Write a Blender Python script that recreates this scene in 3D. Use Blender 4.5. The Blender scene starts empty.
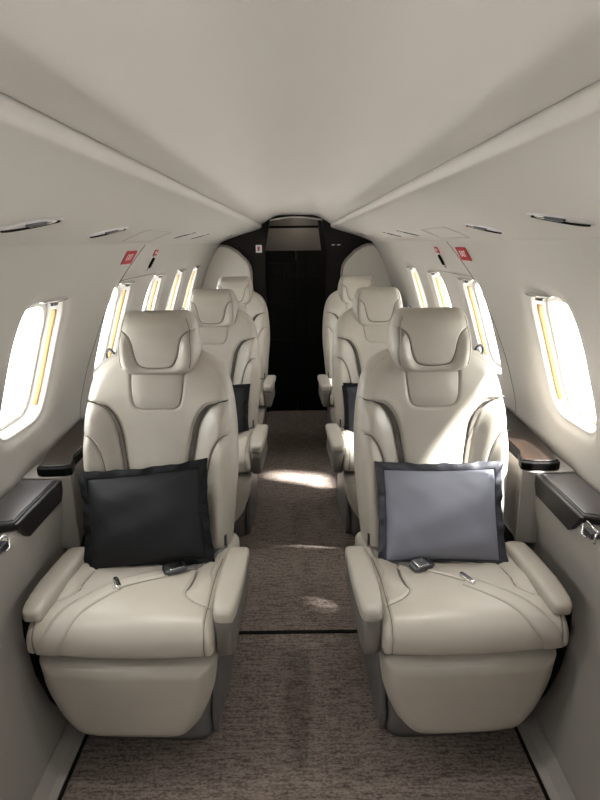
import bpy, bmesh, math, random
import numpy as np
from mathutils import Vector, Matrix
random.seed(4)
sc = bpy.context.scene
COL = sc.collection

# ------------------------------------------------------------------ materials
def mat(name, col, rough=.5, metal=0., spec=.5, bump=0., bscale=300., var=0., vscale=6., coat=0., emit=None):
    m = bpy.data.materials.new(name); m.use_nodes = True
    nt = m.node_tree; b = nt.nodes['Principled BSDF']
    b.inputs['Base Color'].default_value = (*col, 1)
    b.inputs['Roughness'].default_value = rough
    b.inputs['Metallic'].default_value = metal
    b.inputs['Specular IOR Level'].default_value = spec
    b.inputs['Coat Weight'].default_value = coat
    tc = nt.nodes.new('ShaderNodeTexCoord')
    if bump:
        n = nt.nodes.new('ShaderNodeTexNoise'); n.inputs['Scale'].default_value = bscale; n.inputs['Detail'].default_value = 4
        bp = nt.nodes.new('ShaderNodeBump'); bp.inputs['Strength'].default_value = bump; bp.inputs['Distance'].default_value = .002
        nt.links.new(tc.outputs['Object'], n.inputs['Vector']); nt.links.new(n.outputs['Fac'], bp.inputs['Height'])
        nt.links.new(bp.outputs['Normal'], b.inputs['Normal'])
    if var:
        n = nt.nodes.new('ShaderNodeTexNoise'); n.inputs['Scale'].default_value = vscale; n.inputs['Detail'].default_value = 3
        r = nt.nodes.new('ShaderNodeValToRGB')
        r.color_ramp.elements[0].position = .3; r.color_ramp.elements[1].position = .7
        r.color_ramp.elements[0].color = (*[c*(1-var) for c in col], 1)
        r.color_ramp.elements[1].color = (*[min(1, c*(1+var)) for c in col], 1)
        nt.links.new(tc.outputs['Object'], n.inputs['Vector']); nt.links.new(n.outputs['Fac'], r.inputs['Fac'])
        nt.links.new(r.outputs['Color'], b.inputs['Base Color'])
    if emit:
        b.inputs['Emission Color'].default_value = (*emit[:3], 1); b.inputs['Emission Strength'].default_value = emit[3]
    return m

M = {}
M['leather'] = mat('leather', (.40, .368, .315), .40, bump=.10, bscale=420, var=.04, vscale=9)
M['leather_pad'] = mat('leather_pad', (.365, .336, .288), .40, bump=.10, bscale=420, var=.04, vscale=9)
M['thread'] = mat('seam_thread', (.085, .075, .065), .8)
M['taupe'] = mat('taupe_trim', (.10, .088, .076), .6, bump=.1)
M['skirt'] = mat('arm_skirt', (.12, .108, .094), .5, bump=.05)
M['base'] = mat('seat_base', (.13, .122, .118), .45)
M['silver'] = mat('silver_plastic', (.62, .61, .62), .4)
M['wall'] = mat('wall_panel', (.47, .448, .42), .5, bump=.03, bscale=200)
M['ceil'] = mat('ceiling_panel', (.50, .474, .445), .5, bump=.02, bscale=200)
M['overhead'] = mat('overhead_panel', (.50, .477, .448), .42)
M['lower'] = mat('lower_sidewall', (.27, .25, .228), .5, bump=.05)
M['reveal'] = mat('window_reveal', (.80, .79, .77), .4)
M['gold'] = mat('shade_track', (.34, .20, .075), .5)
M['chrome'] = mat('chrome', (.75, .74, .72), .18, metal=1)
M['brass'] = mat('brass', (.55, .46, .32), .25, metal=1)
M['darkmetal'] = mat('dark_metal', (.10, .10, .11), .3, metal=.8)
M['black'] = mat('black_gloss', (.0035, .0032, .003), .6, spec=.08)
M['blackpart'] = mat('black_partition', (.009, .007, .006), .45, spec=.15)
M['joint'] = mat('door_joint', (.008, .0075, .007), .5, spec=.2)
M['seam'] = mat('seam_gap', (.006, .0055, .005), .9, spec=.1)
M['greyseam'] = mat('grey_seam', (.20, .185, .165), .8)
M['paddark'] = mat('dark_leather', (.012, .0105, .0105), .45, spec=.3, bump=.06, bscale=500)
M['padlit'] = mat('dark_pad_lit', (.075, .067, .068), .27, bump=.04, bscale=500)
M['charcoal'] = mat('charcoal_fabric', (.0095, .010, .0115), .65, spec=.2, bump=.3, bscale=900)
M['charborder'] = mat('charcoal_border', (.007, .0075, .0085), .7, spec=.15, bump=.3, bscale=900)
M['slate'] = mat('slate_fabric', (.165, .17, .21), .55, bump=.3, bscale=900)
M['slateborder'] = mat('slate_border', (.022, .023, .032), .6, bump=.3, bscale=900)
M['webbing'] = mat('belt_webbing', (.40, .37, .32), .6, bump=.25, bscale=700)
M['beige'] = mat('closet_panel', (.56, .53, .48), .5)
M['beigetrim'] = mat('closet_trim', (.26, .23, .195), .45)
M['red'] = mat('sign_red', (.36, .012, .02), .5, spec=.2)
M['faint'] = mat('faint_seam', (.36, .335, .30), .8)
M['white'] = mat('sign_white', (.8, .8, .8), .5)
M['pink'] = mat('sign_pink', (.6, .25, .25), .5)
M['vest'] = mat('vestibule_panel', (.38, .34, .29), .5)
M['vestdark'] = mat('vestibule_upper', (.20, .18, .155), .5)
M['apron'] = mat('apron_concrete', (.75, .74, .71), .9, bump=.2, bscale=30, var=.05, vscale=.5)

def wood():
    m = mat('walnut', (.06, .03, .015), .42, spec=.3); nt = m.node_tree; b = nt.nodes['Principled BSDF']
    tc = nt.nodes.new('ShaderNodeTexCoord'); mp = nt.nodes.new('ShaderNodeMapping'); mp.inputs['Scale'].default_value = (26, 3, 26)
    w = nt.nodes.new('ShaderNodeTexNoise'); w.inputs['Scale'].default_value = 3; w.inputs['Detail'].default_value = 7; w.inputs['Distortion'].default_value = 1.2
    r = nt.nodes.new('ShaderNodeValToRGB')
    r.color_ramp.elements[0].position = .35; r.color_ramp.elements[0].color = (.006, .0035, .0025, 1)
    r.color_ramp.elements[1].position = .7; r.color_ramp.elements[1].color = (.022, .012, .007, 1)
    nt.links.new(tc.outputs['Object'], mp.inputs[0]); nt.links.new(mp.outputs[0], w.inputs['Vector'])
    nt.links.new(w.outputs['Fac'], r.inputs['Fac']); nt.links.new(r.outputs['Color'], b.inputs['Base Color'])
    return m
M['wood'] = wood()

def carpet():
    m = mat('carpet', (.1, .08, .07), .95, spec=.1); nt = m.node_tree; b = nt.nodes['Principled BSDF']
    N = nt.nodes.new; L = nt.links.new
    tc = N('ShaderNodeTexCoord'); mp = N('ShaderNodeMapping'); mp.inputs['Scale'].default_value = (1.0, 1.7, 1)
    L(tc.outputs['Object'], mp.inputs[0])
    n1 = N('ShaderNodeTexNoise'); n1.inputs['Scale'].default_value = 110; n1.inputs['Detail'].default_value = 3
    mp2 = N('ShaderNodeMapping'); mp2.inputs['Scale'].default_value = (14, 120, 1); L(tc.outputs['Object'], mp2.inputs[0])
    n2 = N('ShaderNodeTexNoise'); n2.inputs['Scale'].default_value = 1.0; n2.inputs['Detail'].default_value = 4; L(mp2.outputs[0], n2.inputs['Vector'])
    v = N('ShaderNodeTexVoronoi'); v.inputs['Scale'].default_value = 70; L(mp.outputs[0], v.inputs['Vector'])
    L(mp.outputs[0], n1.inputs['Vector'])
    a = N('ShaderNodeMath'); a.operation = 'ADD'; L(n1.outputs['Fac'], a.inputs[0]); L(n2.outputs['Fac'], a.inputs[1])
    s = N('ShaderNodeMath'); s.operation = 'MULTIPLY_ADD'; s.inputs[1].default_value = -.35; L(v.outputs['Distance'], s.inputs[0]); L(a.outputs[0], s.inputs[2])
    r = N('ShaderNodeValToRGB'); L(s.outputs[0], r.inputs['Fac'])
    r.color_ramp.elements[0].position = .55; r.color_ramp.elements[0].color = (.072, .057, .048, 1)
    r.color_ramp.elements[1].position = .98; r.color_ramp.elements[1].color = (.205, .168, .146, 1)
    L(r.outputs['Color'], b.inputs['Base Color'])
    bp = N('ShaderNodeBump'); bp.inputs['Strength'].default_value = .8; bp.inputs['Distance'].default_value = .004
    L(s.outputs[0], bp.inputs['Height']); L(bp.outputs['Normal'], b.inputs['Normal'])
    return m
M['carpet'] = carpet()

def glass():
    m = bpy.data.materials.new('window_glass'); m.use_nodes = True; nt = m.node_tree; nt.nodes.clear()
    o = nt.nodes.new('ShaderNodeOutputMaterial'); mx = nt.nodes.new('ShaderNodeMixShader'); mx.inputs[0].default_value = .05
    t = nt.nodes.new('ShaderNodeBsdfTransparent'); t.inputs[0].default_value = (.96, .97, .97, 1)
    g = nt.nodes.new('ShaderNodeBsdfGlossy'); g.inputs['Roughness'].default_value = .03
    nt.links.new(t.outputs[0], mx.inputs[1]); nt.links.new(g.outputs[0], mx.inputs[2]); nt.links.new(mx.outputs[0], o.inputs[0])
    return m
M['glass'] = glass()

# ------------------------------------------------------------------ helpers
def mk(name, verts, faces, m, parent=None, smooth=True, loc=None, fix=True):
    me = bpy.data.meshes.new(name)
    me.from_pydata([tuple(map(float, v)) for v in verts], [], faces)
    me.update()
    if fix:
        bm = bmesh.new(); bm.from_mesh(me); bmesh.ops.recalc_face_normals(bm, faces=bm.faces); bm.to_mesh(me); bm.free()
    if smooth: me.shade_smooth()
    me.materials.append(M[m] if isinstance(m, str) else m)
    o = bpy.data.objects.new(name, me); COL.objects.link(o)
    if parent is not None: o.parent = parent
    if loc is not None: o.location = loc
    return o

def tag(o, label=None, cat=None, group=None, kind=None):
    if label: o['label'] = label
    if cat: o['category'] = cat
    if group: o['group'] = group
    if kind: o['kind'] = kind
    return o

def empty(name, loc=(0, 0, 0)):
    o = bpy.data.objects.new(name, None); COL.objects.link(o); o.location = loc; o.empty_display_size = .1; return o

def grid_faces(nu, nv, base=0, wrap_u=False):
    f = []
    for j in range(nv - 1):
        for i in range(nu if wrap_u else nu - 1):
            i2 = (i + 1) % nu
            f.append((base + j*nu + i, base + j*nu + i2, base + (j+1)*nu + i2, base + (j+1)*nu + i))
    return f

def smooth_curve(pts, n=60):
    """Catmull-Rom through 2-D or 3-D points"""
    P = np.array(pts, float); P = np.vstack([2*P[0]-P[1], P, 2*P[-1]-P[-2]]); out = []
    segs = len(P) - 3
    for k in range(segs):
        p0, p1, p2, p3 = P[k:k+4]
        for t in np.linspace(0, 1, max(2, n // segs), endpoint=(k == segs-1)):
            out.append(.5*((2*p1) + (-p0+p2)*t + (2*p0-5*p1+4*p2-p3)*t*t + (-p0+3*p1-3*p2+p3)*t**3))
    return np.array(out)

def poly_dist(X, Z, C):
    """distance of the points (X,Z) to the polyline C"""
    D = np.full(X.shape, 1e9)
    for a, b in zip(C[:-1], C[1:]):
        ab = b - a; L2 = max((ab**2).sum(), 1e-12)
        t = np.clip(((X-a[0])*ab[0] + (Z-a[1])*ab[1]) / L2, 0, 1)
        D = np.minimum(D, np.hypot(X-(a[0]+t*ab[0]), Z-(a[1]+t*ab[1])))
    return D

def sstep(x, a, b):
    t = np.clip((x-a)/(b-a), 0, 1); return t*t*(3-2*t)

def panel(name, outline, fn, place, T, Tb, R, m, parent=None, NU=90, NV=110, ub=.55):
    """a closed upholstered panel: half outline (halfwidth, z) bottom to top, front relief fn(x,z,d), edges rounded over R"""
    C = smooth_curve(outline, 120)
    z0, z1 = C[0, 1], C[-1, 1]
    tv = np.linspace(0, 1, NV); tv = .6*tv + .4*(.5-.5*np.cos(np.pi*tv))
    Zr = z0 + (z1-z0)*tv
    tu = np.linspace(-1, 1, NU); tu = (1-ub)*tu + ub*np.sin(np.pi/2*tu)
    W = np.interp(Zr, C[:, 1], C[:, 0])
    X = W[:, None]*tu[None, :]; Z = np.repeat(Zr[:, None], NU, 1)
    full = np.vstack([[[0, z0]], C, [[0, z1]]])
    d = poly_dist(np.abs(X), Z, full)
    d[0, :] = 0; d[-1, :] = 0; d[:, 0] = 0; d[:, -1] = 0
    e = np.sqrt(np.clip(1-(1-np.clip(d/R, 0, 1))**2, 0, 1))
    hf = e*(T + fn(X, Z, d)); hb = -e*Tb
    n = NU*NV
    verts = [place(X[j, i], Z[j, i], hf[j, i]) for j in range(NV) for i in range(NU)]
    faces = grid_faces(NU, NV)
    # back grid shares the rim
    idx = {}
    for j in range(NV):
        for i in range(NU):
            if j in (0, NV-1) or i in (0, NU-1): idx[j, i] = j*NU+i
            else:
                idx[j, i] = len(verts); verts.append(place(X[j, i], Z[j, i], hb[j, i]))
    for j in range(NV-1):
        for i in range(NU-1):
            faces.append((idx[j, i], idx[j+1, i], idx[j+1, i+1], idx[j, i+1]))
    return mk(name, verts, faces, m, parent, fix=True)

def loft(name, secs, m, parent=None, n=40, p=4., smooth=True):
    """secs: (centre, ax_u, ax_v, half_u, half_v) superellipse sections, capped"""
    verts = []; faces = []
    for c, u, v, a, b in secs:
        c, u, v = Vector(c), Vector(u), Vector(v)
        for k in range(n):
            t = 2*math.pi*k/n; cs, sn = math.cos(t), math.sin(t)
            verts.append(c + u*(a*math.copysign(abs(cs)**(2/p), cs)) + v*(b*math.copysign(abs(sn)**(2/p), sn)))
    faces = grid_faces(n, len(secs), 0, True)
    faces.append(tuple(range(n))[::-1]); k0 = (len(secs)-1)*n; faces.append(tuple(range(k0, k0+n)))
    return mk(name, verts, faces, m, parent, smooth)

def box(name, lo, hi, m, parent=None, bev=.004, seg=2, smooth=False):
    bm = bmesh.new(); bmesh.ops.create_cube(bm, size=1)
    for v in bm.verts:
        v.co = Vector([lo[i] + (v.co[i]+.5)*(hi[i]-lo[i]) for i in range(3)])
    if bev: bmesh.ops.bevel(bm, geom=bm.edges[:], offset=bev, segments=seg, affect='EDGES', profile=.5)
    me = bpy.data.meshes.new(name); bm.to_mesh(me); bm.free()
    me.materials.append(M[m]); o = bpy.data.objects.new(name, me); COL.objects.link(o); o.parent = parent
    return o

def prism(name, poly, axis, a, b, m, parent=None, bev=0., seg=3):
    """extrude a 2-D polygon along axis ('x','y','z') from a to b"""
    def P(q, w):
        return {'x': (w, q[0], q[1]), 'y': (q[0], w, q[1]), 'z': (q[0], q[1], w)}[axis]
    bm = bmesh.new()
    va = [bm.verts.new(P(q, a)) for q in poly]; vb = [bm.verts.new(P(q, b)) for q in poly]
    bm.faces.new(va); bm.faces.new(vb[::-1]); n = len(poly)
    for i in range(n): bm.faces.new((va[i], vb[i], vb[(i+1) % n], va[(i+1) % n]))
    bmesh.ops.recalc_face_normals(bm, faces=bm.faces)
    if bev: bmesh.ops.bevel(bm, geom=bm.edges[:], offset=bev, segments=seg, affect='EDGES', profile=.5, clamp_overlap=True)
    me = bpy.data.meshes.new(name); bm.to_mesh(me); bm.free()
    me.materials.append(M[m]); o = bpy.data.objects.new(name, me); COL.objects.link(o); o.parent = parent
    return o

def tube(name, pts, r, m, parent=None, n=8, closed=False):
    P = [Vector(p) for p in pts]; verts = []; N = len(P)
    for i in range(N):
        if closed: t = P[(i+1) % N] - P[i-1]
        else: t = P[min(i+1, N-1)] - P[max(i-1, 0)]
        t.normalize(); u = t.orthogonal() if abs(t.z) > .95 else t.cross(Vector((0, 0, 1))); u.normalize(); v = t.cross(u)
        for k in range(n):
            a = 2*math.pi*k/n; verts.append(P[i] + (u*math.cos(a) + v*math.sin(a))*r)
    faces = grid_faces(n, N, 0, True)
    if closed:
        for k in range(n): faces.append(((N-1)*n+k, (N-1)*n+(k+1) % n, (k+1) % n, k))
    else:
        faces.append(tuple(range(n))[::-1]); faces.append(tuple(range((N-1)*n, N*n)))
    return mk(name, verts, faces, m, parent)

def text_mesh(name, body, size, m, parent, loc, rot, ext=.0006):
    cu = bpy.data.curves.new(name, 'FONT'); cu.body = body; cu.size = size; cu.align_x = 'CENTER'; cu.align_y = 'CENTER'; cu.extrude = ext
    tmp = bpy.data.objects.new(name + '_tmp', cu); COL.objects.link(tmp)
    dg = bpy.context.evaluated_depsgraph_get(); me = bpy.data.meshes.new_from_object(tmp.evaluated_get(dg))
    bpy.data.objects.remove(tmp); me.materials.clear(); me.materials.append(M[m])
    o = bpy.data.objects.new(name, me); COL.objects.link(o); o.parent = parent; o.location = loc; o.rotation_euler = rot
    return o

# ------------------------------------------------------------------ camera
cam = bpy.data.cameras.new('camera'); co = bpy.data.objects.new('camera', cam); COL.objects.link(co); sc.camera = co
cam.sensor_fit = 'HORIZONTAL'; cam.sensor_width = 36; cam.lens = 33.6; cam.clip_start = .02
th, ro, yw = math.radians(15.75), math.radians(.6), math.atan(2/560)
fw = Vector((0, math.cos(th), -math.sin(th))); rr = Vector((1, 0, 0)); uu = Vector((0, math.sin(th), math.cos(th)))
Rz = Matrix.Rotation(-yw, 3, 'Z'); fw, rr, uu = Rz@fw, Rz@rr, Rz@uu
r2 = math.cos(ro)*rr - math.sin(ro)*uu; u2 = math.cos(ro)*uu + math.sin(ro)*rr
m4 = Matrix((r2, u2, -fw)).transposed().to_4x4(); m4.translation = (0, 0, 1.40); co.matrix_world = m4

# ------------------------------------------------------------------ shell
Y0, Y1 = -1.6, 4.60
WZ = np.array([.66, .70, .80, .90, .965, 1.03, 1.14, 1.245, 1.32, 1.37, 1.397, 1.44])
WX = np.array([.838, .838, .832, .808, .789, .768, .732, .690, .648, .617, .598, .566])
_wc = smooth_curve(list(zip(WZ, WX)), 120)
def wallx(z): return np.interp(z, _wc[:, 0], _wc[:, 1])

WIN_FAR = {-1: [-.42, .28, 1.01, 1.755, 2.49, 3.07, 3.64, 4.20], 1: [-.80, -.10, .60, 1.755, 2.49, 3.07, 3.64]}
WW, WH, WZC = .150, .195, 1.056
CENTERS = {k: [y-WW for y in v] for k, v in WIN_FAR.items()}
def sup(t, a, b, p=5.):
    c, s = math.cos(t), math.sin(t); r = 1/((abs(c)/a)**p + (abs(s)/b)**p)**(1/p); return r*c, r*s

def build_wall(side, name):
    verts = []; faces = []; centers = CENTERS[side]
    bounds = [Y0] + [(a+b)/2 for a, b in zip(centers[:-1], centers[1:])] + [Y1]
    for yc, ya, yb in zip(centers, bounds[:-1], bounds[1:]):
        za, zb = .69, 1.43
        per = []
        K = 30
        for k in range(K): per.append((ya + (yb-ya)*k/K, za))
        for k in range(K): per.append((yb, za + (zb-za)*k/K))
        for k in range(K): per.append((yb - (yb-ya)*k/K, zb))
        for k in range(K): per.append((ya, zb - (zb-za)*k/K))
        n = len(per); base = len(verts); rings = []
        for t in [1, .85, .7, .55, .42, .3, .2, .13, .08, .04, .015, 0]: rings.append(('w', t))
        for s, dpt in [(.985, .004), (.975, .012), (.965, .025), (.955, .04), (.945, .055), (.935, .068), (.925, .074), (.90, .077)]: rings.append(('r', s, dpt))
        for rg in rings:
            for (py, pz) in per:
                a = math.atan2(pz-WZC, py-yc); ry, rz = sup(a, WW, WH)
                if rg[0] == 'w':
                    t = rg[1]; y = yc + ry + (py-yc-ry)*t; z = WZC + rz + (pz-WZC-rz)*t
                    dist = math.hypot(y-yc-ry, z-WZC-rz); dep = .016*math.exp(-(dist/.022)**2)
                else:
                    y = yc + ry*rg[1]; z = WZC + rz*rg[1]; dep = .016 + rg[2]*.62
                verts.append((side*(float(wallx(z)) + dep), y, z))
        faces += grid_faces(n, len(rings), base, True)
    o = mk(name, verts, faces, 'wall')
    bm = bmesh.new(); bm.from_mesh(o.data); bmesh.ops.remove_doubles(bm, verts=bm.verts, dist=1e-5); bm.to_mesh(o.data); bm.free()
    tag(o, kind='structure'); return o
build_wall(-1, 'wall_left'); build_wall(1, 'wall_right')

wn = 0
for side in (-1, 1):
    for yc in CENTERS[side]:
        wn += 1
        w = empty(f'window_{wn}', (side*.86, yc, WZC)); tag(w, kind='structure')
        def pt(s, a, dep, yc=yc):
            ry, rz = sup(a, WW, WH); y, z = yc+ry*s, WZC+rz*s
            return (side*(float(wallx(z))+(dep-.016)*.66+.014-.86), y-yc, z-WZC)
        N = 96; A = [2*math.pi*k/N for k in range(N)]
        # white gasket frame around the pane
        v = []; 
        for s, d in [(.93, .088), (.90, .086), (.865, .09), (.86, .10), (.94, .10)]: v += [pt(s, a, d) for a in A]
        mk('frame', v, grid_faces(N, 5, 0, True) + [(4*N+k, 4*N+(k+1) % N, (k+1) % N, k) for k in range(N)], 'reveal', w)
        # pane: polar disc, two skins
        v = []; f = []
        for d in (.092, .096):
            b = len(v)
            for s in (.89, .6, .3, .02): v += [pt(s, a, d) for a in A]
            f += grid_faces(N, 4, b, True); f.append(tuple(range(b+3*N, b+4*N)))
        f += [(k, (k+1) % N, 4*N+(k+1) % N, 4*N+k) for k in range(N)]
        mk('glass_pane', v, f, 'glass', w)
        tube('gasket_line', [pt(.80, a, .093) for a in A], .0016, 'silver', w, closed=True)
        # amber shade tracks down both upright sides of the reveal
        for s0 in (0, math.pi):
            AA = np.linspace(-.86, .86, 40) + s0; v = []
            for s, d in [(.957, .045), (.945, .046), (.938, .068), (.952, .069)]: v += [pt(s, a, d) for a in AA]
            f = grid_faces(40, 4) + [(3*40+k, k, k+1, 3*40+k+1) for k in range(39)] + [(0, 40, 80, 120), (39, 159, 119, 79)]
            mk('shade_track', v, f, 'gold', w)
        # chrome pull under the top edge
        v = []; f = []; nu, nv = 24, 13
        zt = WZC+WH*.965; X0 = float(wallx(zt))
        for j in range(nv):
            ph = -math.pi/2 + math.pi*j/(nv-1)
            for i in range(nu):
                t = 2*math.pi*i/nu
                v.append((side*(X0+.018-.86) + side*.028*math.cos(ph)*math.cos(t), .055 + .080*math.sin(ph), zt-WZC + .008*math.cos(ph)*math.sin(t) + side*0 - .35*(.028*math.cos(ph)*math.cos(t))*0))
        sh = mk('shade_handle', v, grid_faces(nu, nv, 0, True), 'chrome', w)
        tube('handle_recess', [(side*(X0+.012-.86), .01, zt-WZC-.008), (side*(X0+.012-.86), .05, zt-WZC-.010)], .006, 'darkmetal', sh)

# lower sidewall and ledge
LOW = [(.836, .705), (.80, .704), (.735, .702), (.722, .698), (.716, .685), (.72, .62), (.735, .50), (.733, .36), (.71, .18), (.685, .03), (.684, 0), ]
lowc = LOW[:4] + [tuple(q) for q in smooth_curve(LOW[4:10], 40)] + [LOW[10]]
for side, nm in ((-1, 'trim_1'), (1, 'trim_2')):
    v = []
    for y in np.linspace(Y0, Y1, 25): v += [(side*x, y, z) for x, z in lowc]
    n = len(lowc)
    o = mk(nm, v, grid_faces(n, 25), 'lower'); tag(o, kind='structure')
# kick strips and dark carpet edge
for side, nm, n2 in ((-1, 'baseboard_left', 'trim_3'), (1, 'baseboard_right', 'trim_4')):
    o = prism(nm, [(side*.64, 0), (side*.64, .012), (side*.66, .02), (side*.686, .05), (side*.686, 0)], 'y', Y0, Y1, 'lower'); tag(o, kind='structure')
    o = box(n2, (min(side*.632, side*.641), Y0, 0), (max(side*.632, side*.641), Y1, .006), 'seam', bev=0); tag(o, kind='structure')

# floor
o = mk('floor', [(-.69, Y0, 0), (.69, Y0, 0), (.69, 5.1, 0), (-.69, 5.1, 0), (-.69, Y0, -.03), (.69, Y0, -.03), (.69, 5.1, -.03), (-.69, 5.1, -.03)],
       [(0, 1, 2, 3), (7, 6, 5, 4), (0, 4, 5, 1), (1, 5, 6, 2), (2, 6, 7, 3), (3, 7, 4, 0)], 'carpet', smooth=False); tag(o, kind='structure')
o = box('trim_5', (-.632, 1.766, 0), (.632, 1.782, .003), 'seam', bev=0); tag(o, kind='structure')

# ceiling and overhead panels
cl = smooth_curve([(0, 1.606), (.06, 1.6055), (.11, 1.604), (.145, 1.600), (.175, 1.591), (.205, 1.576), (.24, 1.555), (.268, 1.537), (.275, 1.541), (.30, 1.562)], 66)
prof = [(-x, z) for x, z in cl[::-1]] + [(x, z) for x, z in cl[1:]]
v = []
for y in np.linspace(Y0, Y1, 30): v += [(x, y, z) for x, z in prof]
o = mk('ceiling', v, grid_faces(len(prof), 30), 'ceil'); tag(o, kind='structure')
oh = [(.40, 1.62), (.31, 1.572), (.284, 1.548), (.274, 1.538), (.270, 1.528), (.272, 1.516), (.282, 1.507), (.33, 1.490), (.40, 1.470), (.47, 1.449), (.53, 1.428), (.58, 1.407), (.598, 1.3985), (.610, 1.400), (.68, 1.43)]
ohc = smooth_curve(oh, 72)
def oh_z(x): return float(np.interp(x, ohc[26:, 0], ohc[26:, 1]))
for side, nm in ((-1, 'trim_6'), (1, 'trim_7')):
    v = []
    for y in np.linspace(Y0, Y1, 30): v += [(side*x, y, z) for x, z in ohc]
    o = mk(nm, v, grid_faces(len(ohc), 30), 'overhead'); tag(o, kind='structure')

# end wall behind the photographer
o = box('wall_back', (-.9, Y0-.04, -.03), (.9, Y0, 1.65), 'wall', bev=0); tag(o, kind='structure')

# ---- far bulkhead
arch = [(-.205 + .41*k/16, 1.572 + .022*math.sin(math.pi*k/16)) for k in range(17)]
bulk = empty('wall_front', (0, 4.6, 0)); tag(bulk, kind='structure')
prism('partition', [(-.95, -.03), (-.248, -.03), (-.248, 1.342), (-.205, 1.572), (-.205, 1.7), (-.95, 1.7)], 'y', 0, .04, 'blackpart', bulk)
prism('partition', [(.95, -.03), (.238, -.03), (.238, 1.342), (.205, 1.572), (.205, 1.7), (.95, 1.7)], 'y', 0, .04, 'blackpart', bulk)
prism('partition', arch + [(.205, 1.7), (-.205, 1.7)], 'y', 0, .04, 'blackpart', bulk)
tube('arch_trim', [(x, -.004, z-.006) for x, z in arch], .006, 'beige', bulk)
d = empty('door_1', (0, 4.625, 0)); tag(d, kind='structure')
box('door_leaf', (-.25, 0, 0), (-.005, .02, 1.335), 'black', d, bev=.003)
box('door_leaf', (-.003, 0, 0), (.242, .02, 1.335), 'black', d, bev=.003)
for z in (.33, .62, .93, 1.13, 1.24): tube('panel_joint', [(-.22, -.0005, z), (.215, -.0005, z)], .0015, 'joint', d, n=6)
for x, a, b in ((-.10, .93, 1.24), (.10, .62, 1.24), (-.03, .33, .62), (.05, 1.13, 1.24)): tube('panel_joint', [(x, -.0005, a), (x, -.0005, b)], .0015, 'joint', d, n=6)
# vestibule over the door
vs = empty('wall_vestibule', (0, 5.0, 1.3)); tag(vs, kind='structure')
box('lower_panel', (-.5, 0, -.05), (.5, .02, .215), 'vest', vs, bev=0)
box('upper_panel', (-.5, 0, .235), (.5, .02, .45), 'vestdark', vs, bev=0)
box('panel_gap', (-.5, .003, .215), (.5, .02, .235), 'black', vs, bev=0)
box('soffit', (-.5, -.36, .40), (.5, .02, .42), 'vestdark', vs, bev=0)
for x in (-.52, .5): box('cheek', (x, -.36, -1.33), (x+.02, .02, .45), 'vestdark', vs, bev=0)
box('lower_wall', (-.5, 0, -1.33), (.5, .02, -.05), 'black', vs, bev=0)
prism('folded_leaf', [(.17, .27), (.215, .27), (.26, .03), (.20, .03)], 'y', -.34, -.30, 'blackpart', vs, bev=.004)
# beige closet fronts either side
for side, nm in ((-1, 'trim_8'), (1, 'trim_9')):
    def outl(ins):
        q = [(.352+ins, 0), (.352+ins, 1.17), (.36+ins, 1.22-ins*.5), (.385+ins*.8, 1.265-ins*.8), (.46+ins*.5, 1.338-ins), (.52+ins*.3, 1.372-ins), (.56, 1.384-ins), (.60, 1.386-ins)]
        for z in (1.36-ins, 1.3, 1.235, 1.17, 1.09, 1.0, .93, .85, .74): q.append((float(wallx(z))-.004, z))
        return [(side*x, z) for x, z in q + [(.71, .70), (.71, .4), (.68, .0)]]
    t = empty(nm, (0, 4.6, 0)); tag(t, kind='structure')
    prism('closet_edge', outl(0), 'y', -.05, -.002, 'beigetrim', t)
    prism('closet_front', outl(.016), 'y', -.062, -.05, 'beige', t, bev=.003)
# placards on the partition
s = empty('no_smoking_placard', (-.297, 4.597, 1.352)); tag(s, 'small white placard with red symbol on the black partition left of the door', 'sign')
box('plate', (-.024, -.003, -.029), (.024, 0, .029), 'white', s, bev=.001)
box('symbol', (-.012, -.0045, -.018), (.010, -.003, .018), 'pink', s, bev=0)
box('symbol_bar', (-.004, -.0055, -.012), (.002, -.0045, .012), 'black', s, bev=0)
for k, x in enumerate((.292, .336)):
    s = box('marker_label', (x-.013, 4.594, 1.372), (x+.013, 4.599, 1.381), 'white', bev=.001)
    tag(s, ('small white label strip nearer the door on black partition right of door', 'small white label strip farther from door on black partition right of door')[k], 'label', 'white label strips on the partition')

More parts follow.
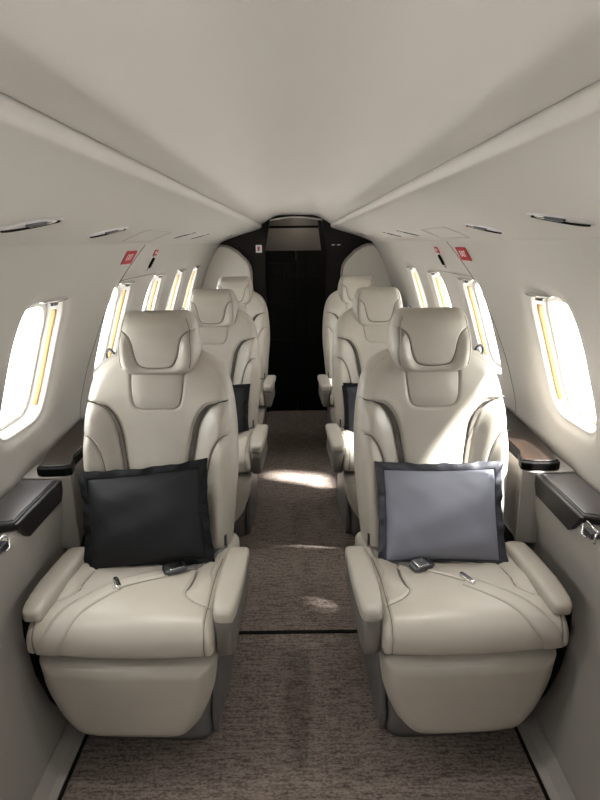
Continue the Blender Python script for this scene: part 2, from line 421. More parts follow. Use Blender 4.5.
# ------------------------------------------------------------------ wall details
def wall_frame(side, y, z):
    """origin, along (+Y), up along the wall, inward normal"""
    e = .01; t = Vector((side*(float(wallx(z+e))-float(wallx(z-e))), 0, 2*e)).normalized()
    n = Vector((0, 1, 0)).cross(t); 
    if n.x*side > 0: n = -n
    return Vector((side*float(wallx(z)), y, z)), t, n
def place_frame(o, side, y, z, off):
    c, t, n = wall_frame(side, y, z)
    ex = n.cross(t)*-1   # text x axis: t is y, n is z -> x = y cross z
    ex = t.cross(n)
    mm = Matrix((ex, t, n)).transposed().to_4x4(); mm.translation = c + n*off; o.matrix_world = mm
for side, wd in ((-1, 'left'), (1, 'right')):
    s = empty('exit_sign'); place_frame(s, side, 2.17, 1.352, .002)
    tag(s, f'larger red sign reading EXIT on the {wd} cabin wall above the windows', 'sign')
    box('plate', (-.066, -.028, -.001), (.066, .028, .001), 'red', s, bev=0)
    text_mesh('lettering', 'EXIT', .036, 'white', s, (0, 0, .0014), (0, 0, 0), .0003)
    s = empty('pull_handle'); place_frame(s, side, 2.56, 1.335, .002)
    tag(s, f'black emergency pull handle below small red label on the {wd} cabin wall', 'handle')
    box('label_plate', (-.03, .018, -.001), (.03, .046, .001), 'red', s, bev=0)
    text_mesh('lettering', 'PULL', .017, 'white', s, (0, .032, .0014), (0, 0, 0), .0003)
    loft('lever', [((-.0, .012-.055*k/6, .004), (1, 0, 0), (0, 0, 1), .012-.006*(k in (0, 6)), .005-.002*(k in (0, 6))) for k in range(7)], 'black', s, p=3)
    loft('lever_tip', [((-.0, -.043-.014*k/3, .004), (1, 0, 0), (0, 0, 1), .010-.003*k/3, .004) for k in range(4)], 'white', s, p=3)
    loft('lever_mount', [((-.0, .016-.006*k/3, .004), (1, 0, 0), (0, 0, 1), .012, .004) for k in range(4)], 'white', s, p=3)
    # emergency hatch outline: thin seams lying in the wall
    o = empty('emergency_hatch_seam'); tag(o, f'thin grey joint outlining the emergency hatch on the {wd} cabin wall', 'wall joint', kind='structure')
    def wp(y, z): return (side*(float(wallx(z))-.0005), y, z)
    tube('upright_seam', [wp(y, z) for y, z in smooth_curve([(2.31, 1.395), (2.26, 1.33), (2.21, 1.263), (2.15, 1.175), (2.08, 1.0), (2.06, .88), (2.05, .76)], 50)], 0.0016, 'greyseam', o, n=6)
    tube('level_seam', [wp(y, 1.263) for y in np.linspace(2.21, 2.78, 20)], .0012, 'greyseam', o, n=6)

# overhead outlets
vent0 = None
VENTS = [(1.115, .500), (1.61, .515), (2.62, .50), (3.05, .50), (4.05, .47)]
words = ['nearest', 'second nearest', 'third nearest', 'fourth nearest', 'farthest']
for side, wd in ((-1, 'left'), (1, 'right')):
    for k, (y, x) in enumerate(VENTS):
        v = empty('air_outlet')
        tag(v, f'{words[k]} long chrome-rimmed air outlet in the {wd} overhead panel', 'air outlet', 'overhead air outlets')
        c = Vector((side*x, y, oh_z(x)))
        tx = Vector((side*.02, 0, oh_z(x+.01)-oh_z(x-.01))).normalized()
        n = tx.cross(Vector((0, 1, 0))); 
        if n.z > 0: n = -n
        e1 = (Vector((0, 1, 0))*.085 - tx*.045).normalized(); e2 = n.cross(e1)
        mm = Matrix((e1, e2, n)).transposed().to_4x4(); mm.translation = c; v.matrix_world = mm
        sg = 1 if e2.x*side > 0 else -1     # +e2*sg points outboard
        L, W = (.078, .023) if k < 2 else ((.095, .013) if k < 4 else (.03, .008))
        N = 40
        def ell(a, b, h, dy=0): return [(a*math.cos(2*math.pi*i/N), b*math.sin(2*math.pi*i/N)*(1-.25*math.cos(2*math.pi*i/N)) + dy, h) for i in range(N)]
        vv = ell(L, W, 0) + ell(L*.985, W*.93, .0035) + ell(L*.93, W*.80, .004) + ell(L*.90, W*.74, .001)
        mk('bezel', vv, grid_faces(N, 4, 0, True), 'silver', v)
        mk('recess', ell(L*.91, W*.76, .0012), [tuple(range(N))], 'overhead', v)
        tube('slot', [(L*.88*math.cos(t), sg*W*.74*math.sin(t)*(1-.25*math.cos(t)), .0035) for t in np.linspace(.15, math.pi-.3, 24)], .0022, 'seam', v, n=8)
        nz = loft('nozzle', [((-L*.25+.052*q/5, -sg*W*.25, .003), (0, 1, 0), (0, 0, 1), W*.24*(.5 if q in (0, 5) else 1), .005*(.5 if q in (0, 5) else 1)) for q in range(6)], 'darkmetal', v, p=2.5)
        loft('lens', [((L*.30+.03*q/4, -sg*W*.2, .003), (0, 1, 0), (0, 0, 1), W*.3*(.5 if q in (0, 4) else 1), .004*(.5 if q in (0, 4) else 1)) for q in range(5)], 'chrome', v, p=2.5)
    # drop-down mask door outline
    def op(x, y): return (side*x, y, oh_z(x)-.0004)
    q = [op(.49, 1.93), op(.49, 2.30), op(.575, 2.30), op(.575, 1.93)]
    loop = []
    for a, b in zip(q, q[1:]+q[:1]): loop += [tuple(np.array(a)+(np.array(b)-np.array(a))*t) for t in np.linspace(0, 1, 8)[:-1]]
    loop = [op(abs(p[0]), p[1]) for p in loop]
    o = tube('mask_door_seam', loop, .0007, 'faint', None, n=6, closed=True)
    tag(o, f'faint outline of a drop-down panel in the {wd} overhead panel', 'panel joint', kind='structure')

# ------------------------------------------------------------------ ledges: pads, consoles
for side, wd in ((-1, 'left'), (1, 'right')):
    P = lambda q: [(side*a, b) for a, b in q]
    t = empty('ledge_pad', (side*.76, 1.41, .706)); tag(t, f'dark padded arm ledge with hanging flap on the {wd} wall beside the nearest seat', 'armrest ledge')
    w = prism('pad', [(side*(a-.76), b-1.41) for a, b in [(.716, 1.275), (.826, 1.235), (.828, 1.545), (.716, 1.545)]], 'z', 0, .022, 'paddark', t, bev=.006)
    prism('pad_top_lit', [(side*(a-.76), b-1.41) for a, b in [(.724, 1.288), (.822, 1.252), (.823, 1.535), (.724, 1.535)]], 'z', .018, .0245, 'padlit', t, bev=.002)  # same dark pad, top coloured lighter for the window light it catches
    prism('flap', [(b-1.41, z-.706) for b, z in [(1.268, .726), (1.545, .726), (1.545, .695), (1.53, .665), (1.325, .662), (1.305, .675)]], 'x', side*(.706-.76), side*(.7175-.76), 'paddark', t, bev=.003)
    t = empty('side_console', (side*.76, 1.8, .705)); tag(t, f'{wd} wall console with dark walnut lid behind the padded ledge', 'console')
    IN = .704 if side < 0 else .692
    foot = [(.832, 1.553), (.716, 1.553), (IN-.018, 1.566), (IN-.012, 1.60), (IN, 1.63), (IN, 2.20), (.833, 2.20)]
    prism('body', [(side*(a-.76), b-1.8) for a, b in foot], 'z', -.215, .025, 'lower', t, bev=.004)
    lid = [(.788, 1.566), (.77, 1.556), (.70, 1.558), (IN-.022, 1.568), (IN-.016, 1.60), (IN-.002, 1.64), (IN-.002, 2.16), (.826, 2.16), (.824, 1.95), (.806, 1.70)]
    prism('lid_edge', [(side*(a-.76), b-1.8) for a, b in lid], 'z', .025, .052, 'black', t, bev=.005)
    prism('walnut_lid', [(side*(a-.76 + (.008 if a < .75 else -.004)), b-1.8+(.010 if b < 1.7 else 0)) for a, b in lid], 'z', .050, .0565, 'wood', t, bev=.0025)
    t = empty('table_latch', (side*.716, 1.195 if side < 0 else 1.228, .705)); tag(t, f'small chrome latch on the near end of the {wd} side ledge', 'latch')
    tube('loop', [(side*a, b, z) for a, b, z in [(-.006, -.028, -.012), (-.008, -.03, .012), (.0, -.028, .018), (.0, .026, .018), (-.008, .03, .01), (-.008, .028, -.014), (-.006, .012, -.016)]], .0035, 'chrome', t, n=8)
    box('strike', (min(side*-.012, side*.02), -.02, -.006), (max(side*-.012, side*.02), .018, .009), 'darkmetal', t, bev=.002)

# ------------------------------------------------------------------ SEATS
SL = .2
def back_place(x, z, h): return (x, .19 + SL*(z-.5) - h, z + h*SL*.3)
Bout = [(.200, .43), (.217, .46), (.227, .54), (.234, .63), (.240, .70), (.242, .77), (.239, .85), (.230, .93), (.217, .985), (.197, 1.024), (.171, 1.050), (.14, 1.068), (.10, 1.080)]
Sout = smooth_curve([(.236, .929), (.215, .929), (.19, .923), (.160, .904), (.133, .858), (.117, .79), (.100, .68), (.088, .58), (.082, .5)], 70)
Sin = smooth_curve([(.190, .9245), (.150, .912), (.118, .863), (.102, .79), (.086, .68), (.076, .58), (.070, .5)], 70)
Blow = smooth_curve([(.247, .832), (.222, .832), (.197, .820), (.174, .782), (.158, .72), (.148, .65), (.143, .56), (.14, .48)], 70)
Nout = smooth_curve([(0, .900), (.050, .902), (.070, .912), (.079, .936), (.084, .985), (.086, 1.04), (.086, 1.075)], 60)
def interp_x(C, z):
    o = np.argsort(C[:, 1]); return np.interp(z, C[o, 1], C[o, 0])
def back_relief(X, Z, d):
    ax = np.abs(X)
    do, di, db, dn = poly_dist(ax, Z, Sout), poly_dist(ax, Z, Sin), poly_dist(ax, Z, Blow), poly_dist(ax, Z, Nout)
    wing = (ax > interp_x(Sout, Z)) & (Z < .929)
    low = (ax > interp_x(Blow, Z)) & (Z < .832)
    inneck = (ax < interp_x(Nout, Z)) & (Z > .900)
    strip = (~wing) & (ax > interp_x(Sin, Z)) & (Z < .9245)
    h = .022*sstep(ax, .09, .22)*(1-sstep(Z, .88, 1.0))              # side bolsters embrace the sitter
    h = h + .012*np.exp(-((Z-.66)/.12)**2)*np.exp(-(ax/.1)**2)        # lumbar
    h = h - .028*sstep(Z, .93, 1.08)                                  # shoulders fall back
    h = h + np.where(wing, -.007 + .021*(1-np.exp(-(do/.030)**2)), 0)
    h = h + np.where(low, -.004 + .017*(1-np.exp(-(db/.026)**2)), 0)
    h = h + np.where(strip, -.002 - .008*np.clip(di/.02, 0, 1), 0)
    h = h - .006*np.exp(-(db/.0032)**2) - .006*np.exp(-(do/.0032)**2)
    h = h - np.where(wing | strip, 0, .006*np.exp(-(di/.006)**2))
    h = h - .010*inneck*np.clip(dn/.004, 0, 1) - .003*np.exp(-(dn/.004)**2)
    # stitched seam along the outer edge
    h = h - .0022*np.exp(-((d-.016)/.0022)**2)
    return h
Hout = [(.074, 1.006), (.102, 1.012), (.119, 1.026), (.128, 1.050), (.131, 1.085), (.127, 1.125), (.119, 1.16), (.110, 1.182), (.098, 1.194), (.084, 1.199)]
Hu = smooth_curve([(.124, 1.150), (.102, 1.145), (.084, 1.132), (.074, 1.109), (.067, 1.074), (.056, 1.048), (.040, 1.038), (.020, 1.0355), (0, 1.035)], 70)
Hs = smooth_curve([(.090, 1.196), (.103, 1.16), (.1095, 1.11), (.1095, 1.06), (.099, 1.025)], 50)
def head_place(x, z, h): return (x, .290 + .10*(z-1.1) - h + 1.0*x*x, z - h*.1)
def head_relief(X, Z, d):
    ax = np.abs(X); du = poly_dist(ax, Z, Hu); ds = poly_dist(ax, Z, Hs)
    out = ((ax > interp_x(Hu, Z)) | (Z < 1.035))
    h = -.010*sstep(Z, 1.12, 1.2)
    h = h + np.where(out, .016*(1-np.exp(-(du/.018)**2))*(1-sstep(Z, 1.10, 1.17)), -.004*(1-np.exp(-(du/.03)**2))*(1-sstep(Z, 1.05, 1.14)))
    h = h - .006*np.exp(-(du/.0026)**2) - .0035*np.exp(-(ds/.002)**2)
    return h
def neck_relief(X, Z, d): return .004*(1-np.exp(-(d/.02)**2))

# cushion profile (local y, z) from front bottom to back
Cprof = smooth_curve([(-.245, .403), (-.266, .406), (-.273, .424), (-.271, .458), (-.252, .487), (-.215, .500), (-.15, .502), (-.05, .492), (.06, .478), (.16, .466), (.22, .466)], 110)
_seg = np.r_[0, np.cumsum(np.hypot(*np.diff(Cprof, axis=0).T))]
def cprof(s):
    y = np.interp(s, _seg, Cprof[:, 0]); z = np.interp(s, _seg, Cprof[:, 1]); e = .002
    ty = np.interp(s+e, _seg, Cprof[:, 0]) - np.interp(s-e, _seg, Cprof[:, 0]); tz = np.interp(s+e, _seg, Cprof[:, 1]) - np.interp(s-e, _seg, Cprof[:, 1])
    L = np.hypot(ty, tz) + 1e-9
    return y, z, -tz/L, ty/L
CL = _seg[-1]; CW = .237
def s_of_y(y):
    k = len(Cprof)//4; return float(np.interp(y, Cprof[k:, 0], _seg[k:]))
# seams on the cushion in (|x|, y) over the top
Cs1 = smooth_curve([(.135, .14), (.140, .05), (.148, -.04), (.150, -.10), (.145, -.145), (.165, -.175), (.200, -.195), (.232, -.205)], 70)
Cs2 = smooth_curve([(.20, .12), (.205, .03), (.20, -.05), (.212, -.10), (.232, -.13)], 40)
def cush_relief(X, S):
    y, z, ny, nz = cprof(S); ax = np.abs(X)
    d1 = poly_dist(ax, y, Cs1); top = sstep(S, .05, .12)
    side = ax > interp_x(Cs1[:40], y)
    outb = top*sstep(ax - interp_x(Cs1[:44], y), 0, .05)*(1-sstep(-y, .10, .19))
    h = .016*outb - .006*np.exp(-(d1/.0032)**2)*top
    d2 = poly_dist(ax, y, Cs2); h = h - .004*np.exp(-(d2/.003)**2)*top
    h = h + .010*np.cos(np.clip(ax/.23, 0, 1)*np.pi/2)*(S > .0)
    dx = CW - ax; R = .012 + .020*sstep(S, .03, .12)
    e = np.sqrt(np.clip(1-(1-np.clip(dx/R, 0, 1))**2, 0, 1))
    h = h - R*(1-e) - .0028*np.exp(-((dx-.022)/.0022)**2)
    return h
def cush_pt(x, s, lift=0.):
    y, z, ny, nz = cprof(s); h = float(cush_relief(np.array([x]), np.array([float(s)]))[0]) + lift
    return (x, float(y)+h*float(ny), float(z)+h*float(nz))

def make_cushion(parent):
    NU, NV = 110, 130
    tu = np.linspace(-1, 1, NU); tu = .5*tu + .5*np.sin(np.pi/2*tu)
    S = np.linspace(0, CL, NV)
    X = np.repeat((CW*tu)[None, :], NV, 0); SS = np.repeat(S[:, None], NU, 1)
    y, z, ny, nz = cprof(SS); h = cush_relief(X, SS)
    V = np.stack([X, y+h*ny, np.maximum(z+h*nz, .400)], -1)
    low = V[:, [0, -1], :].copy(); low[:, :, 2] = .40
    verts = []
    for j in range(NV): verts += [tuple(low[j, 0])] + [tuple(q) for q in V[j]] + [tuple(low[j, 1])]
    n = NU+2; faces = grid_faces(n, NV)
    b = len(verts); verts += [(-CW, .22, .40), (CW, .22, .40)]
    faces.append(tuple([(NV-1)*n+k for k in range(n)]))
    faces.append(tuple([j*n for j in range(NV)] + [j*n+n-1 for j in range(NV-1, -1, -1)]))
    faces.append(tuple(range(n))[::-1])
    return mk('seat_cushion', verts[:b], faces, 'leather', parent)

def ribbon(name, path, half, thick, m, parent, n=60):
    """webbing over the cushion: path in (x, s)"""
    C = smooth_curve(path, n); v = []
    for i, (x, s) in enumerate(C):
        a = C[max(i-1, 0)]; b = C[min(i+1, len(C)-1)]; t = b-a; t = t/np.hypot(*t); q = np.array([-t[1], t[0]])
        row = [(-half, .0005), (-half, thick), (-half*.5, thick+.0006), (0, thick+.0008), (half*.5, thick+.0006), (half, thick), (half, .0005)]
        for o, l in row: v.append(cush_pt(float(np.clip(x+q[0]*o, -.235, .235)), float(np.clip(s+q[1]*o, 0, CL)), l))
    f = grid_faces(7, len(C)) + [((k*7+6), k*7, (k+1)*7, (k+1)*7+6) for k in range(len(C)-1)]
    f += [tuple(range(7)), tuple(range((len(C)-1)*7, len(C)*7))[::-1]]
    return mk(name, v, f, m, parent)

def arm_pad(sx, inner, parent):
    xs = sx*(.264 if inner else .218); dz = .022 if inner else .018; secs = []
    for y, hw, zt, zb in [(-.260, .011, .496, .484), (-.258, .019, .502, .474), (-.250, .025, .509, .468), (-.232, .0285, .514, .467), (-.20, .031, .518, .470),
                          (-.15, .0335, .520, .474), (-.07, .0335, .518, .476), (.0, .033, .515, .476), (.03, .0315, .512, .477), (.045, .028, .508, .478), (.052, .019, .501, .484)]:
        secs.append(((xs, y, (zt+zb)/2+dz), (1, 0, 0), (0, 0, 1), hw, (zt-zb)/2))
    a = loft('armrest', secs, 'leather_pad', parent, n=44, p=3.6)
    sk = []
    if inner:
        for z, y0, y1, hw in [(.498, -.248, .04, .026), (.46, -.248, .07, .026), (.42, -.246, .09, .025), (.395, -.246, .10, .025), (.385, -.238, .09, .020)]:
            sk.append(((xs-sx*.003, (y0+y1)/2, z), (1, 0, 0), (0, 1, 0), hw, (y1-y0)/2))
        loft('arm_skirt', sk, 'skirt', a, n=44, p=7)
    return a

def make_seat(sx_out, belt):
    """sx_out: -1 when the wall is on the seat's -x side; belt 'left' or 'right' front seat's belt lay"""
    root = empty('cabin_seat')
    b = panel('backrest', Bout, back_relief, back_place, .060, .095, .046, 'leather', root, NU=170, NV=210)
    # dark inset strips that lie in the grooves beside the centre panel
    for sx in (-1, 1):
        v = []; K = 70
        zz = np.linspace(0, 1, K)
        for t in zz:
            ia = Sin[int(t*(len(Sin)-1))]; k = 6 + int(t*(len(Sout)-7)); ob = Sout[k]
            for w_, (x, z) in ((0, ia), (.33, ia+(ob-ia)*.33), (.67, ia+(ob-ia)*.67), (1, ob)):
                h = .060 + float(back_relief(np.array([x]), np.array([z]), np.array([.1]))[0])
                if w_ in (0, 1): h = .060 + float(back_relief(np.array([ia[0]+(ob[0]-ia[0])*.5]), np.array([ia[1]+(ob[1]-ia[1])*.5]), np.array([.1]))[0]) + (.003 if w_ == 0 else -.002)
                v.append(back_place(sx*x, z, h + .0022))
            for x, z in (ob, ia):
                v.append(back_place(sx*x, z, .040))
        n = 6; f = grid_faces(n, K, 0, True); f += [tuple(range(n))[::-1], tuple(range((K-1)*n, K*n))]
        mk('trim_strip', v, f, 'taupe', b)
    Nx = [(.047, .901), (.067, .9105), (.0770, .936), (.082, .985), (.084, 1.04), (.082, 1.066)]
    panel('neck_pad', Nx, neck_relief, lambda x, z, h: back_place(x, z, h + .048 - .028*float(sstep(z, .93, 1.08))), .0105, .004, .005, 'leather_pad', root, NU=50, NV=50)
    hd = panel('headrest', Hout, head_relief, head_place, .052, .050, .036, 'leather_pad', root, NU=150, NV=150)
    for x in (-.05, .05):
        tube('headrest_post', [(x, .315, .99), (x, .30, 1.04), (x, .298, 1.08)], .006, 'chrome', hd)
    cu = make_cushion(root)
    def seam3(C, plc, fn, T, n, par, dd=.1, lo=None):
        for sx in (-1, 1):
            Q = C[np.linspace(0, len(C)-1, n).astype(int)]
            pts = []
            for x, z in Q:
                if lo is not None and z < lo: continue
                h = T + float(fn(np.array([x]), np.array([z]), np.array([dd]))[0]) + .0012
                pts.append(plc(sx*x, z, h))
            tube('stitched_seam', pts, .0010, 'thread', par, n=6)
    seam3(Blow[9:], back_place, back_relief, .060, 50, b, lo=.50)
    seam3(Sout[7:26], back_place, back_relief, .060, 24, b)
    seam3(Hu[8:], head_place, head_relief, .052, 56, hd)
    seam3(Hs[5:-5], head_place, head_relief, .052, 34, hd)
    for sx in (-1, 1):
        tube('stitched_seam', [cush_pt(sx*x, s_of_y(y), .0012) for x, y in Cs1[4:66]], .0010, 'thread', cu, n=6)
        if sx != sx_out: ribbon('trim_strip', [(sx*.150, s_of_y(-.03)), (sx*.153, s_of_y(-.07)), (sx*.152, s_of_y(-.11)), (sx*.148, s_of_y(-.138))], .0042, .0015, 'taupe', cu, 24)
        tube('stitched_seam', [cush_pt(sx*(CW-.022), q, .0022) for q in np.linspace(.012, .40, 50)], .0008, 'thread', cu, n=6)
    for sx in (-1, 1): arm_pad(sx, sx != sx_out, root)
    # leg rest
    O = [(.095, .119), (.130, .124), (.154, .138), (.186, .178), (.211, .235), (.225, .285), (.229, .32), (.233, .345), (.234, .358), (.229, .368), (.215, .373)]
    def lr(X, Z, d): return .010*np.cos(np.clip(np.abs(X)/.23, 0, 1)*1.5) - .0025*np.exp(-((d-.02)/.002)**2) + .006*np.exp(-((Z-.33)/.08)**2)
    panel('leg_rest', O, lr, lambda x, z, h: (x, -.212 + .02*(z-.27) - h, z), .042, .085, .046, 'leather_pad', root, NU=90, NV=90)
    # pedestal: dark core, light cheeks
    sec = [((0, .12, z), (1, 0, 0), (0, 1, 0), hw, hl) for z, hw, hl in [(0, .190, .255), (.02, .192, .257), (.06, .188, .252), (.2, .180, .235), (.36, .185, .23), (.40, .19, .225)]]
    base = loft('pedestal', sec, 'base', root, n=48, p=9)
    for sx in (-1, 1):
        if sx == sx_out: prism('side_shade_panel', [(sx*a, b) for a, b in [(.20, .14), (.243, .19), (.272, .28), (.285, .40), (.280, .475), (.20, .475)]], 'y', -.20, .30, 'black', root, bev=.012)  # made-up black panel standing for the shade between seat and wall
        prism('side_cover', [(-.105, .0), (.27, .0), (.285, .02), (.27, .12), (.25, .26), (.0, .29), (-.07, .27), (-.085, .15), (-.115, .06)], 'x', sx*.186, sx*.205, 'base', base, bev=.006)
    # shoulder belt guide on the wall-side shoulder
    xo = sx_out
    g = empty('belt_guide'); g.parent = root
    pts = smooth_curve([(xo*.140, .300, 1.052), (xo*.152, .302, 1.066), (xo*.163, .304, 1.077), (xo*.174, .305, 1.073), (xo*.177, .306, 1.056), (xo*.172, .306, 1.044)], 30)
    tube('guide_loop', pts, .0046, 'darkmetal', g)
    loft('guide_tongue', [((xo*(.143+.028*k/5), .297, 1.056-.004*k), (0, 1, 0), (0, 0, 1), .008, .012-.001*k) for k in range(6)], 'brass', g, p=2.5)
    tube('belt_strap', smooth_curve([(xo*.146, .298, 1.044), (xo*.175, .306, 1.026), (xo*.205, .312, 1.004), (xo*.214, .316, .985)], 20), .005, 'taupe', g)
    # lap belt
    lb = empty('lap_belt'); lb.parent = root
    sy = s_of_y
    if belt == 'left':
        hip = ribbon('webbing', [(.205, sy(.12)), (.165, sy(.02)), (.125, sy(-.02)), (.095, sy(-.043))], .012, .004, 'base', lb, 30)
        ribbon('webbing', [(.085, sy(-.045)), (.03, sy(-.075)), (-.02, sy(-.105)), (-.06, sy(-.13))], .023, .0045, 'webbing', lb, 40)
        ribbon('webbing', [(-.045, sy(-.125)), (-.085, sy(-.175)), (-.125, sy(-.225)), (-.155, .085), (-.175, .045), (-.187, .012)], .026, .002, 'webbing', lb, 60)
        bp, bd, tp = (.090, sy(-.045)), (-.06, -.035), (-.045, sy(-.128))
    else:
        ribbon('webbing', [(-.205, sy(.12)), (-.16, sy(.03)), (-.115, sy(-.015)), (-.085, sy(-.04))], .012, .004, 'base', lb, 30)
        ribbon('webbing', [(-.08, sy(-.045)), (-.05, sy(-.07)), (-.01, sy(-.10)), (.02, sy(-.125))], .008, .004, 'webbing', lb, 40)
        ribbon('webbing', [(.015, sy(-.125)), (.06, sy(-.165)), (.115, sy(-.215)), (.155, .10), (.185, .06), (.20, .015)], .025, .002, 'webbing', lb, 60)
        bp, bd, tp = (-.085, sy(-.042)), (.05, .02), (.018, sy(-.125))
    c = Vector(cush_pt(*bp, .012)); dv = Vector((bd[0], bd[1], 0)).normalized(); sv = Vector((-dv.y, dv.x, 0))
    secs = [(c + dv*(-.032+.064*k/6), sv, Vector((0, 0, 1)), .022*(.8 if k in (0, 6) else 1), .009*(.55 if k in (0, 6) else 1)) for k in range(7)]
    bk = loft('buckle', secs, 'darkmetal', lb, p=5)
    loft('buckle_lid', [(c + dv*(-.022+.040*k/4) + Vector((0, 0, .009)), sv, Vector((0, 0, 1)), .0185, .0018) for k in range(5)], 'chrome', bk, p=6)
    c = Vector(cush_pt(*tp, .008))
    loft('adjuster', [(c + sv*(-.026+.052*k/6), dv, Vector((0, 0, 1)), .008*(.6 if k in (0, 6) else 1), .005) for k in range(7)], 'chrome', lb, p=4)
    # anchors by the hips
    for sx in (-1, 1): box('belt_anchor', (min(sx*.19, sx*.214), .11, .47), (max(sx*.19, sx*.214), .15, .53), 'darkmetal', lb, bev=.004)
    return root

def copy_tree(o, parent=None):
    c = o.copy(); COL.objects.link(c); c.parent = parent
    for ch in list(o.children): copy_tree(ch, c)
    return c

SX = {-1: -.445, 1: .430}
SY = [1.45, 2.615, 3.685]
for side, wd, belt in ((-1, 'left', 'left'), (1, 'right', 'right')):
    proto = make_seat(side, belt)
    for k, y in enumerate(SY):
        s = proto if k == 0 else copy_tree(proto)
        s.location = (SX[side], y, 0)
        if k == 0: s.rotation_euler.z = side*math.radians(2.2 if side < 0 else 2.6)
        for ch in s.children:
            if k and ch.name.startswith('headrest'): ch.location.z = -.026
        lab = [f'nearest beige leather cabin seat in the {wd} column with footrest fully in view',
               f'middle beige leather cabin seat in the {wd} column behind the nearest seat',
               f'farthest beige leather cabin seat in the {wd} column beside the black door'][k]
        tag(s, lab, 'seat', 'six beige cabin seats in two columns')

# ------------------------------------------------------------------ pillows
def make_pillow(name, w, h, body, border, loc, rx, rz, ry=0):
    root = empty(name, loc); root.rotation_euler = (rx, ry, rz)
    def outline(u, v):
        # edges bow inwards between pointed corners
        x = u*w/2*(1 - .05*(1-v*v)); z = v*h/2*(1 - .06*(1-u*u)); return x, z
    N = 60; verts = []; faces = []
    T = .070
    t = np.linspace(-1, 1, N)
    rnd = np.random.RandomState(int(abs(loc[0])*1000))
    a1, a2, p1, p2 = rnd.rand(4)
    for sgn in (-1, 1):
        b = len(verts)
        for v in t:
            for u in t:
                x, z = outline(u*.89, v*.86)
                e = (1-abs(u)**2.6)*(1-abs(v)**2.6); th = T*max(e, 0)**.62
                th *= 1 + .05*math.sin(5*u+6*a1+2*v) + .04*math.sin(7*v+6*a2-3*u)
                wr = .0035*math.sin(14*(u*math.cos(p1)+v*math.sin(p1)) + 3*v*v)*(abs(u)**2*.6 + abs(v)**2*.6)*max(e, 0)
                verts.append((x, sgn*(th + wr + .002), z))
        faces += grid_faces(N, N, b)
    rim = [i for i in range(N)] + [j*N+N-1 for j in range(1, N)] + [(N-1)*N+i for i in range(N-2, -1, -1)] + [j*N for j in range(N-2, 0, -1)]
    for a, b in zip(rim, rim[1:]+rim[:1]): faces.append((a, b, N*N+b, N*N+a))
    mk('cushion_body', verts, faces, body, root)
    # flat flange border
    V = []; Kp = 48; per = []
    for k in range(Kp): per.append((-1+2*k/Kp, -1))
    for k in range(Kp): per.append((1, -1+2*k/Kp))
    for k in range(Kp): per.append((1-2*k/Kp, 1))
    for k in range(Kp): per.append((-1, 1-2*k/Kp))
    n = len(per)
    for q, (su, sv, y) in enumerate([(.87, .84, -.006), (.90, .87, -.0075), (.93, .92, -.004), (1, 1, -.003), (1, 1, .003), (.93, .92, .004), (.90, .87, .0075), (.87, .84, .006)]):
        for i, (u, v) in enumerate(per):
            x, z = outline(u*su, v*sv)
            wav = .006*math.sin(i*.43+3*a1) + .004*math.sin(i*.91+5*a2); wav *= (su-.87)/.13
            V.append((x, y+wav, z + .3*wav))
    f = grid_faces(n, 8, 0, True) + [(7*n+k, 7*n+(k+1) % n, (k+1) % n, k) for k in range(n)]
    mk('flange_border', V, f, border, root)
    return root
p = make_pillow('throw_pillow', .385, .318, 'charcoal', 'charborder', (-.452, 1.503, .617), math.radians(-24), math.radians(3), math.radians(-4.5))
tag(p, 'charcoal black flanged pillow on the nearest left seat', 'pillow', 'flanged pillows on the seats')
p = make_pillow('throw_pillow', .382, .318, 'slate', 'slateborder', (.418, 1.503, .619), math.radians(-24), math.radians(-2), math.radians(-.5))
tag(p, 'slate blue-grey flanged pillow with dark border on the nearest right seat', 'pillow', 'flanged pillows on the seats')
p = make_pillow('throw_pillow', .37, .275, 'charcoal', 'charborder', (-.425, 2.67, .598), math.radians(-24), math.radians(2), math.radians(2))
tag(p, 'dark flanged pillow on the middle left seat, half hidden by the nearest seat', 'pillow', 'flanged pillows on the seats')
p = make_pillow('throw_pillow', .37, .275, 'slateborder', 'charborder', (.405, 2.67, .598), math.radians(-24), math.radians(-2), math.radians(-2))
tag(p, 'dark flanged pillow on the middle right seat, half hidden by the nearest seat', 'pillow', 'flanged pillows on the seats')

# ------------------------------------------------------------------ outside and light
o = mk('ground', [(-60, -60, -1.3), (60, -60, -1.3), (60, 60, -1.3), (-60, 60, -1.3), (-60, -60, -1.5), (60, -60, -1.5), (60, 60, -1.5), (-60, 60, -1.5)],
       [(0, 1, 2, 3), (7, 6, 5, 4), (0, 4, 5, 1), (1, 5, 6, 2), (2, 6, 7, 3), (3, 7, 4, 0)], 'apron', smooth=False); tag(o, kind='structure')
W = bpy.data.worlds.new('sky'); sc.world = W; W.use_nodes = True
bg = W.node_tree.nodes['Background']; bg.inputs[0].default_value = (1, .995, .985, 1); bg.inputs[1].default_value = 9.0
W.cycles.sampling_method = 'AUTOMATIC' if hasattr(W, 'cycles') else None

sun = bpy.data.lights.new('sun', 'SUN'); sun.energy = 46; sun.angle = math.radians(5); sun.color = (1, .97, .93)
so = bpy.data.objects.new('sun', sun); COL.objects.link(so)
dirv = Vector((-1, .26, -1.30)).normalized(); so.rotation_euler = dirv.to_track_quat('-Z', 'Y').to_euler(); so.location = (4, 0, 6)
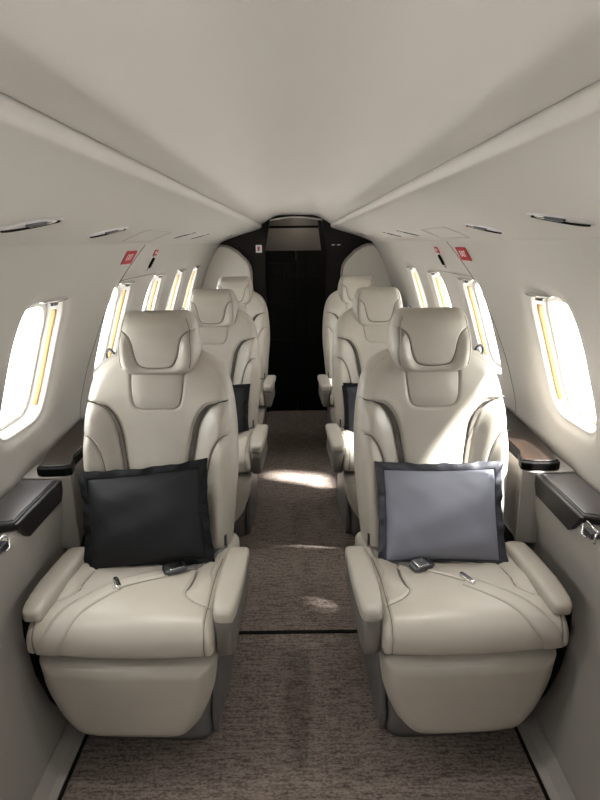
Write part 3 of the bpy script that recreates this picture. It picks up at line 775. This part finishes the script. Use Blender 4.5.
# daylight portals at the windows
for side in (-1, 1):
    for yc in CENTERS[side]:
        a = bpy.data.lights.new('window_portal', 'AREA'); a.shape = 'RECTANGLE'; a.size = .36; a.size_y = .40; a.cycles.is_portal = True
        ao = bpy.data.objects.new('window_portal', a); COL.objects.link(ao)
        ao.location = (side*.93, yc, WZC); ao.rotation_euler = Vector((-side, 0, 0)).to_track_quat('-Z', 'Z').to_euler()
for side in (-1, 1):      # upwash strips of the ceiling cove
    a = bpy.data.lights.new('cove_light', 'AREA'); a.shape = 'RECTANGLE'; a.size = 5.8; a.size_y = .05; a.energy = 1.15; a.color = (1, .96, .90)
    ao = bpy.data.objects.new('cove_light', a); COL.objects.link(ao)
    q = Vector((-side*.95, 0, .20)).normalized(); ex = Vector((0, 1, 0)); ez = -q; ey = ez.cross(ex)
    mm = Matrix((ex, ey, ez)).transposed().to_4x4(); mm.translation = (side*.222, 1.6, 1.500); ao.matrix_world = mm
for side in (-1, 1):  # added spots over the seats that brighten the cushions
    for y, e in ((1.14, 12), (2.25, 7)):
        a = bpy.data.lights.new('seat_fill_spot', 'SPOT'); a.energy = e; a.spot_size = math.radians(62); a.spot_blend = .9; a.shadow_soft_size = .03; a.color = (1, .96, .9)
        ao = bpy.data.objects.new('seat_fill_spot', a); COL.objects.link(ao); ao.location = (side*.47, y, oh_z(.47)-.012)
        ao.rotation_euler = Vector((-side*.03, .16, -1)).to_track_quat('-Z', 'Y').to_euler()
vl = bpy.data.lights.new('vestibule_fill', 'POINT'); vl.energy = .16; vl.color = (1, .92, .8); vl.shadow_soft_size = .04  # unseen point light added to lift the panels above the door
vo = bpy.data.objects.new('vestibule_fill', vl); COL.objects.link(vo); vo.location = (.02, 4.85, 1.60)
sc.view_settings.view_transform = 'Standard'; sc.view_settings.look = 'None'; sc.view_settings.gamma = 1; sc.view_settings.use_curve_mapping = False
sc.view_settings.exposure = 0.52
sc.cycles.use_denoising = True; sc.cycles.max_bounces = 10; sc.cycles.diffuse_bounces = 4; sc.cycles.transparent_max_bounces = 12
sc.cycles.sample_clamp_indirect = 6; sc.cycles.blur_glossy = .5
